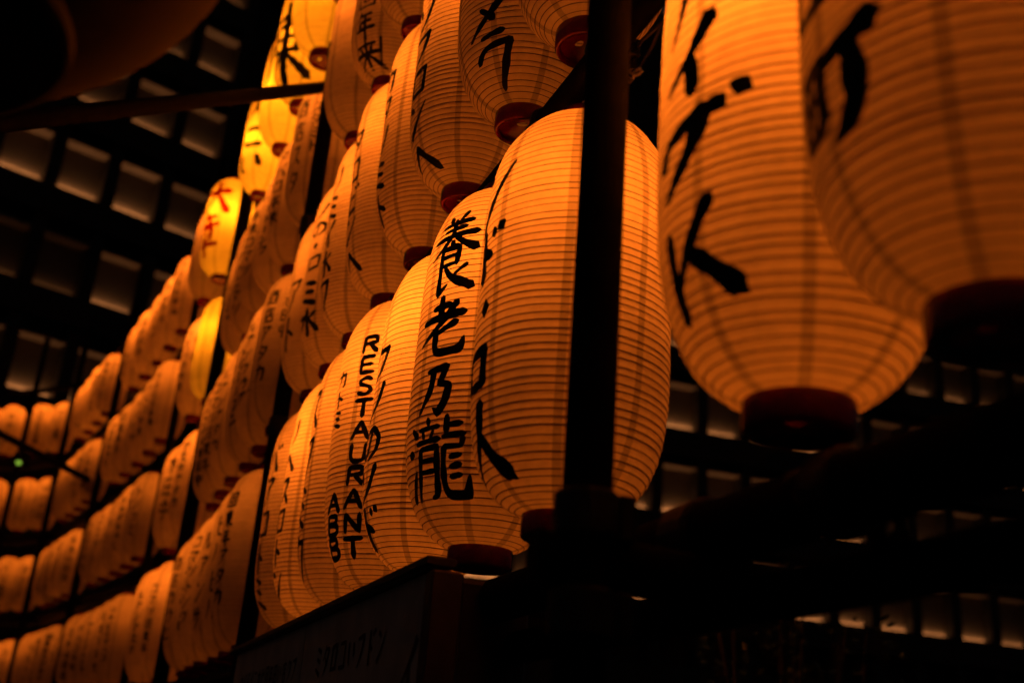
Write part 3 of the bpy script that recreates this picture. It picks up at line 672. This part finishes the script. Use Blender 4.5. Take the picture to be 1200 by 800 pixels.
# ------------------------------------------------------------------ scaffold rack
rack = empty('scaffold_rack', (.6, 3.0, 0), 0, 'dark steel pipe rack that carries the rows of glowing lanterns', 'rack')
rack_loc = Vector(rack.location)
def rpart(mb, name, mat=M_steel, smooth=True, parent=None, kind=None, label=None):
    for i, v in enumerate(mb.v): mb.v[i] = tuple(Vector(v) - rack_loc)
    o = mb.build(name, mat, parent or rack, smooth)
    if kind: o['kind'] = kind
    if label: o['label'] = label
    return o
def pipe(a, b, r, name, n=20):
    mb = MB(); mb.tube([a, b], r, n)
    return rpart(mb, name)
def px_post(px, py, y):
    d = CX * (px - 600) + CY * (400 - py) - CZ * 1291.94
    d = d * (y / d.y); return (d.x, d.y)
posts = [(.488, 1.045, .0275, 'post'), (.60, 4.04, .032, 'post'), (*px_post(236, 530, 6.35), .040, 'post'), (*px_post(189, 570, 7.65), .026, 'post'),
         (*px_post(107, 600, 10.1), .032, 'post'), (*px_post(56, 600, 12.15), .032, 'post'), (*px_post(2, 620, 12.7), .03, 'post')]
for i, (x, y, r, nm) in enumerate(posts):
    pipe((x, y, 0), (x, y, H0 + 4.2), r, nm)
# rails run behind the bottom rings of each row
path = [(.655, .1), (.655, 4.0), (.665, 6.6), (.60, 7.8), (.12, 10.25), (-.24, 12.4), (-.72, 13.1), (-1.4, 13.7)]
for ri in range(1, 5):
    zz = H0 + ZL + S * ri - 0.052
    for k in range(len(path) - 1):
        a, b = path[k], path[k + 1]
        pipe((a[0], a[1], zz), (b[0], b[1], zz), 0.025 if k < 2 else .03, 'rail')
# boards under the lower rings in the far bays
for ri in range(0, 4):
    for k in range(2, len(path) - 1):
        a, b = path[k], path[k + 1]
        mb = MB()
        d = Vector((b[0] - a[0], b[1] - a[1], 0)); L = d.length; d.normalize()
        c = Vector(((a[0] + b[0]) / 2 + .04, (a[1] + b[1]) / 2, H0 + ZL + S * ri - .06))
        mb.box(c, (L - .02, .05, .10), (d, Vector((-d.y, d.x, 0)), Vector((0, 0, 1))), .006)
        rpart(mb, 'plank', M_wood, False)
pipe((.66, -.3, H0 + .272), (.66, 6.6, H0 + .272), .036, 'rail', 28)
pipe((.70, -.3, H0 + .20), (.70, 2.0, H0 + .20), .026, 'rail', 24)
# crossing braces
_b = CX * (-90 - 600) + CY * (400 - 153) - CZ * 1291.94; BRACE_A = _b * (2.7 / _b.length) + Vector((0, 0, H0))
def ray(px, py):
    d = CX * (px - 600) + CY * (400 - py) - CZ * 1291.94
    return d
def at_plane_x(px, py, x):
    d = ray(px, py); d = d * (x / d.x); return Vector((d.x, d.y, d.z + H0))
pipe(BRACE_A, at_plane_x(386, 102, .61), .026, 'brace')
a_ = ray(-40, 487); a_ = a_ * (10.5 / a_.length); b_ = ray(112, 566); b_ = b_ * (10.9 / b_.length)
pipe(a_ + Vector((0, 0, H0)), b_ + Vector((0, 0, H0)), .03, 'brace')
# couplers
def clamp(c, ax, r1, w=.075):
    mb = MB()
    c = Vector(c)
    ax = Vector(ax).normalized()
    side = ax.cross(Vector((0, 0, 1))) if abs(ax.z) < .9 else Vector((1, 0, 0))
    side.normalize(); third = ax.cross(side)
    mb.tube([c - ax * w / 2, c - ax * (w / 2 - .004), c + ax * (w / 2 - .004), c + ax * w / 2], [r1 + .004, r1 + .008, r1 + .008, r1 + .004], 20)
    mb.box(c + side * (r1 + .014), (.02, .05, .035), (side, ax, third), .003)
    o = rpart(mb, 'clamp', M_clamp, False)
    for s in (-1, 1):
        mb = MB()
        p = c + side * (r1 + .018) + ax * s * .014
        mb.tube([p, p + third * .045], .006, 8)
        mb.tube([p + third * .03, p + third * .042], .0115, 6)
        q = rpart(mb, 'bolt', M_clamp, False, parent=o)
    return o
clamp((.488, 1.045, H0 + .262), (0, 0, 1), .0275, .05)
clamp((.488, 1.045, H0 + .16), (0, 0, 1), .0275, .05)
clamp((.66, 1.10, H0 + .272), (0, 1, 0), .036, .06)
clamp((.66, .84, H0 + .272), (0, 1, 0), .036, .04)
clamp((.655, 1.40, H0 + ZL + S - .052), (0, 1, 0), .025, .06)
pipe((.44, 1.06, H0 + .215), (.74, 1.06, H0 + .215), .029, 'rail')
for ri in range(1, 4):
    clamp((.655, 3.95, H0 + ZL + S * ri - .052), (0, 1, 0), .025)
    clamp((.60, 4.04, H0 + ZL + S * ri - .045), (0, 0, 1), .032)
clamp((.655, 1.66, H0 + ZL + S - .052), (0, 1, 0), .025, .016)
# square pillar under the 養老乃瀧 lantern
mb = MB(); mb.box((.655, 1.80, (H0 + .300) / 2), (.125, .12, H0 + .300), None, .008); rpart(mb, 'pillar', M_boarddk, False)

for ri in range(0, 4):
    mb = MB(); rr = random.Random(ri)
    zz = H0 + ROWZ[ri] + .80
    pts = []
    for k in range(0, 40):
        yy = .4 + k * .16
        pts.append((.70 + rr.uniform(-.008, .008), yy, zz - .012 * (k % 2) + rr.uniform(-.008, .004)))
    mb.tube(pts, .0035, 6)
    rpart(mb, 'power_cable', M_wire)
# loose cable beside the pole
mb = MB(); mb.tube([at_plane_x(790, 0, .6), at_plane_x(775, 30, .61), at_plane_x(764, 55, .62), at_plane_x(752, 75, .62), at_plane_x(742, 92, .62)], .0022, 6)
cab = mb.build('cable', M_wire, None, True); tag(cab, 'thin dark cable hanging beside the thick black pole near the top', 'cable')
mb = MB(); mb.tube([at_plane_x(742, 92, .618), at_plane_x(744, 84, .618), at_plane_x(749, 80, .618), at_plane_x(753, 84, .618), at_plane_x(748, 88, .618), at_plane_x(742, 89, .618)], .0016, 6)
mb.build('tie', M_tie, cab, True)

# ------------------------------------------------------------------ notice board below the bottom row
board = empty('notice_board', (.50, 1.6, H0 + .27), 0, 'faded brown notice board with dark print under the bottom row of lanterns', 'sign')
bl = Vector(board.location)
def bpart(mb, name, mat, smooth=False):
    for i, v in enumerate(mb.v): mb.v[i] = tuple(Vector(v) - bl)
    return mb.build(name, mat, board, smooth)
segs = [(1.62, 2.55), (2.56, 3.55)]
for (y0, y1) in segs:
    mb = MB(); mb.box((.52, (y0 + y1) / 2, H0 + .287 - .55), (.02, y1 - y0, 1.1)); bpart(mb, 'panel', M_board)
mb = MB(); mb.box((.514, 2.585, H0 + .297), (.05, 1.95, .016), None, .003); bpart(mb, 'frame', M_boarddk)
mb = MB(); mb.box((.516, 1.595, H0 - .27), (.05, .035, 1.10), None, .004); bpart(mb, 'frame', M_boarddk)
def wall_text(items, x):
    mb = MB()
    for ch, yc, zt, w, h, sw in items:
        for st in G[ch]:
            stm = [(p[0] * w, p[1] * h, p[2] if len(p) > 2 else 1.0) for p in st]
            pts = smooth_pts(stm, .012)
            vs, fs = [], []
            for i, p in enumerate(pts):
                d = (pts[min(i + 1, len(pts) - 1)].xy - pts[max(i - 1, 0)].xy).normalized()
                for s in (-1, 1):
                    # the printed side faces -X: reading direction runs towards -Y
                    vs.append((x, yc - (p.x - d.y * s * sw / 2 * p.z), zt - (p.y + d.x * s * sw / 2 * p.z)))
            for i in range(len(pts) - 1): fs.append((2 * i, 2 * i + 1, 2 * i + 3, 2 * i + 2))
            mb.add(vs, fs)
    return mb
its = []
rnd = random.Random(4)
keys = [k for k in G if k not in 'RESTAUNBK・ー養老乃瀧ノ']
for r_, (zt, h, y0, y1) in enumerate(((-.005, .06, 2.40, 1.85), (.12, .035, 2.5, 1.80), (.18, .035, 2.5, 1.80), (.26, .035, 2.5, 1.8), (.0, .05, 3.4, 2.65), (.09, .03, 3.4, 2.65), (.16, .03, 3.4, 2.65))):
    yy = y0
    while yy > y1:
        its.append((rnd.choice(keys), yy, H0 + .22 - zt, h * .85, h, h * .12)); yy -= h * 1.15
for j in range(3):
    its.append((keys[(j * 7) % len(keys)], 1.76, H0 + .19 - j * .11, .09, .095, .011))
bpart(wall_text(its, .5085), 'lettering', M_print)['kind'] = 'stuff'

# ------------------------------------------------------------------ unlit red lantern hanging close at upper left
rc = ray(-90, -236); rc = rc * (1.25 / rc.length)
rl = empty('red_lantern', rc + Vector((0, 0, H0)), 0, 'huge unlit dark red lantern close by in the upper left corner', 'lantern')
mb = MB()
pr = []
CUT = .98
for i in range(0, 61):
    t = -CUT + 2 * CUT * i / 60
    pr.append(((.31 - (i % 2) * .0015) * math.cos(t), .26 * math.sin(t)))
mb.lathe(pr, 72); mb.build('paper', M_red, rl, True)
mb = MB(); r0 = .31 * math.cos(CUT); z0 = -.26 * math.sin(CUT)
mb.lathe([(r0 + .002, z0 + .01), (r0 + .004, z0), (r0 + .003, z0 - .012), (r0 - .006, z0 - .014), (.001, z0 - .010)], 56)
mb.build('bottom_ring', M_capblk, rl, True)
mb = MB(); mb.lathe([(r0 + .004, -z0 - .01), (r0 + .008, -z0 + .03), (.001, -z0 + .03)], 48); mb.build('top_ring', M_capblk, rl, True)

# ------------------------------------------------------------------ building behind: timber grid with niches lit from below
bld = empty('lattice_building', (2, 20.9, 0), 0, 'dark building far behind whose grid of niches glows dimly from below', 'building')
b0 = Vector(bld.location)
def barea(w, pw):
    l = bpy.data.lights.new('niche_light', 'AREA'); l.shape = 'RECTANGLE'; l.size = w; l.size_y = .03
    l.energy = pw; l.color = (1.0, .42, .15); l.spread = R(160)
    return l
NICHE = {}
def niche_light(pw):
    k = round(pw, 1) + .05
    if k not in NICHE: NICHE[k] = barea(.82, k)
    return NICHE[k]
PITCH, ROWP = 1.06, 1.885
def wing(origin, e, t0, t1, zrows, phase, power):
    e = Vector((*e, 0)).normalized(); n = Vector((e.y, -e.x, 0))       # n points to the street
    if n.y > 0: n = -n
    up = Vector((0, 0, 1)); O = Vector((*origin, 0)) - b0
    AX = (e, n, up)
    ts = []
    t = math.floor((t0 - phase) / PITCH) * PITCH + phase
    while t < t1: 
        if t >= t0: ts.append(t)
        t += PITCH
    zlo, zhi = zrows[0] - 1.2, zrows[-1] + 1.3
    pm = MB(); pm.box((0, 0, 0), (.80, .06, 1.26)); pme = pm.mesh('plaster_panel'); pme.materials.append(M_panel)
    sm = MB(); sm.box((0, 0, 0), (.80, .30, .05)); sme = sm.mesh('soffit'); sme.materials.append(M_soffit)
    st = MB(); st.box((0, 0, 0), (.25, .34, zhi - zlo), None); stm = st.mesh('timber_post'); stm.materials.append(M_wood)
    rot = math.atan2(e.y, e.x)
    for t in ts:
        o = link('timber_post', stm, None, bld); o.location = O + e * t + n * -.06 + up * ((zlo + zhi) / 2 + H0); o.rotation_euler.z = rot
    Lw = ts[-1] - ts[0]
    for zi, zr in enumerate(list(zrows)):
        # beam below each row of niches hides the lamps
        mb = MB(); mb.box(O + e * ((ts[0] + ts[-1]) / 2) + n * .16 + up * (zr - .24 + H0), (Lw, .10, .56), AX); mb.build('beam', M_wood, bld)
        mb = MB(); mb.box(O + e * ((ts[0] + ts[-1]) / 2) + n * -.06 + up * (zr - .30 + H0), (Lw, .30, .2), AX); mb.build('sill', M_wood, bld)
        for t in ts[:-1]:
            c = O + e * (t + PITCH / 2)
            o = link('plaster_panel', pme, None, bld); o.location = c + n * -.20 + up * (zr + .45 + H0); o.rotation_euler.z = rot
            o = link('soffit', sme, None, bld); o.location = c + n * -.02 + up * (zr + 1.10 + H0); o.rotation_euler.z = rot
            pw = power(t, zi)
            if pw > 0.05:
                lo = bpy.data.objects.new('niche_light', niche_light(pw)); col.objects.link(lo); lo.parent = bld
                lo.location = c + n * -.148 + up * (zr + .035 + .33 * zr / 22 + H0)
                # shine upwards and a little towards the panel
                d = (up * 1.0 - n * .0).normalized()
                lo.rotation_euler = (Matrix((e, (-d).cross(e), -d)).transposed()).to_euler()
    mb = MB(); mb.box(O + e * ((ts[0] + ts[-1]) / 2) + n * -.45 + up * ((zlo + zhi) / 2 + H0), (Lw, .30, zhi - zlo), AX); mb.build('wall', M_wood, bld)
def pl(t, zi):
    r = random.Random(int(t * 10) * 7 + zi)
    b = (.8, 1.0, 1.15, 1.1, .7, .45, .3)[zi] * r.uniform(.7, 1.25)
    if zi == 1 and t < -.3: b *= .12
    return round(b * 1.9, 2)
def prr(t, zi):
    r = random.Random(int(t * 10) * 3 + zi)
    f = max(.25, 1.1 - .055 * (t + 6))
    b = (.9, .95, .9, .5, .3)[zi] * f * r.uniform(.75, 1.25)
    return round(b * 1.9, 2)
wing((-.842, 20.299), (.941, .338), -6.2, 2.3, [5.52, 7.45, 9.38, 11.28, 13.15, 15.0], -1.09, pl)
wing((15.853, 19.918), (.998, -.055), -13.9, 9.0, [3.50, 5.34, 7.20, 9.1], .44, prr)

for (o_, e_, t0_, t1_, z0_, z1_, dn) in (((-.842, 20.299), (.941, .338), -8.5, 2.6, -H0, 4.3, .12), ((15.853, 19.918), (.998, -.055), -14.2, 9.2, -H0, 2.3, .12),
                                   ((-.842, 20.299), (.941, .338), -8.5, 3.4, 16.3, 19.0, .12), ((15.853, 19.918), (.998, -.055), -16.5, 9.2, -H0, 19.0, 1.2)):
    e_ = Vector((*e_, 0)).normalized(); n_ = Vector((e_.y, -e_.x, 0))
    if n_.y > 0: n_ = -n_
    O_ = Vector((*o_, 0)) - b0
    mb = MB(); mb.box(O_ + e_ * ((t0_ + t1_) / 2) - n_ * dn + Vector((0, 0, (z0_ + z1_) / 2 + H0)), (t1_ - t0_, .4, z1_ - z0_), (e_, n_, Vector((0, 0, 1))))
    mb.build('wall', M_wood, bld)
# ------------------------------------------------------------------ small things in the dark
gc = ray(22, 541); gc = gc * (12.4 / gc.length)
gl = empty('signal_lamp', gc + Vector((0, 0, H0)), 0, 'tiny green lamp glowing among the far left lanterns', 'lamp')
mb = MB(); mb.lathe([(.001, -.03), (.02, -.024), (.028, 0), (.02, .024), (.001, .03)], 16); mb.build('lens', M_green, gl, True)
mb = MB(); mb.lathe([(.031, .006), (.034, .006), (.034, .04), (.001, .044)], 16); mb.build('hood', M_capblk, gl, True)
mb = MB(); mb.tube([(0, 0, .04), (0, 0, .5)], .007, 8); mb.build('bracket', M_capblk, gl, True)

sc_ = ray(930, 830); sc_ = sc_ * (6.0 / sc_.length)
sh = empty('shrub', (sc_.x, sc_.y, 0), 0, 'dark leafy shrub tops in front of the lit building at lower right', 'plant')
mb = MB(); ml = MB(); rnd = random.Random(9)
for k in range(9):
    a = rnd.uniform(0, 6.28); top = Vector((math.cos(a) * rnd.uniform(.1, .75), math.sin(a) * rnd.uniform(.1, .5), H0 + rnd.uniform(.75, 1.12)))
    base = Vector((top.x * .15, top.y * .15, 0)); mid = base.lerp(top, .6) + Vector((rnd.uniform(-.1, .1), 0, 0))
    mb.tube([base, mid, top], [.02, .012, .004], 7)
    for j in range(60):
        p = base.lerp(top, rnd.uniform(.55, 1.02)) + Vector((rnd.gauss(0, .11), rnd.gauss(0, .11), rnd.gauss(0, .05)))
        d = Vector((rnd.uniform(-1, 1), rnd.uniform(-1, 1), rnd.uniform(-.6, .6))).normalized(); w = d.cross(Vector((rnd.uniform(-1, 1), rnd.uniform(-1, 1), 1))).normalized()
        l = rnd.uniform(.05, .09)
        ml.add([p, p + d * l * .5 + w * l * .25, p + d * l, p + d * l * .5 - w * l * .25], [(0, 1, 2, 3)])
mb.build('stem', M_stem, sh, True); o = ml.build('leaves', M_leaf, sh); o['kind'] = 'stuff'
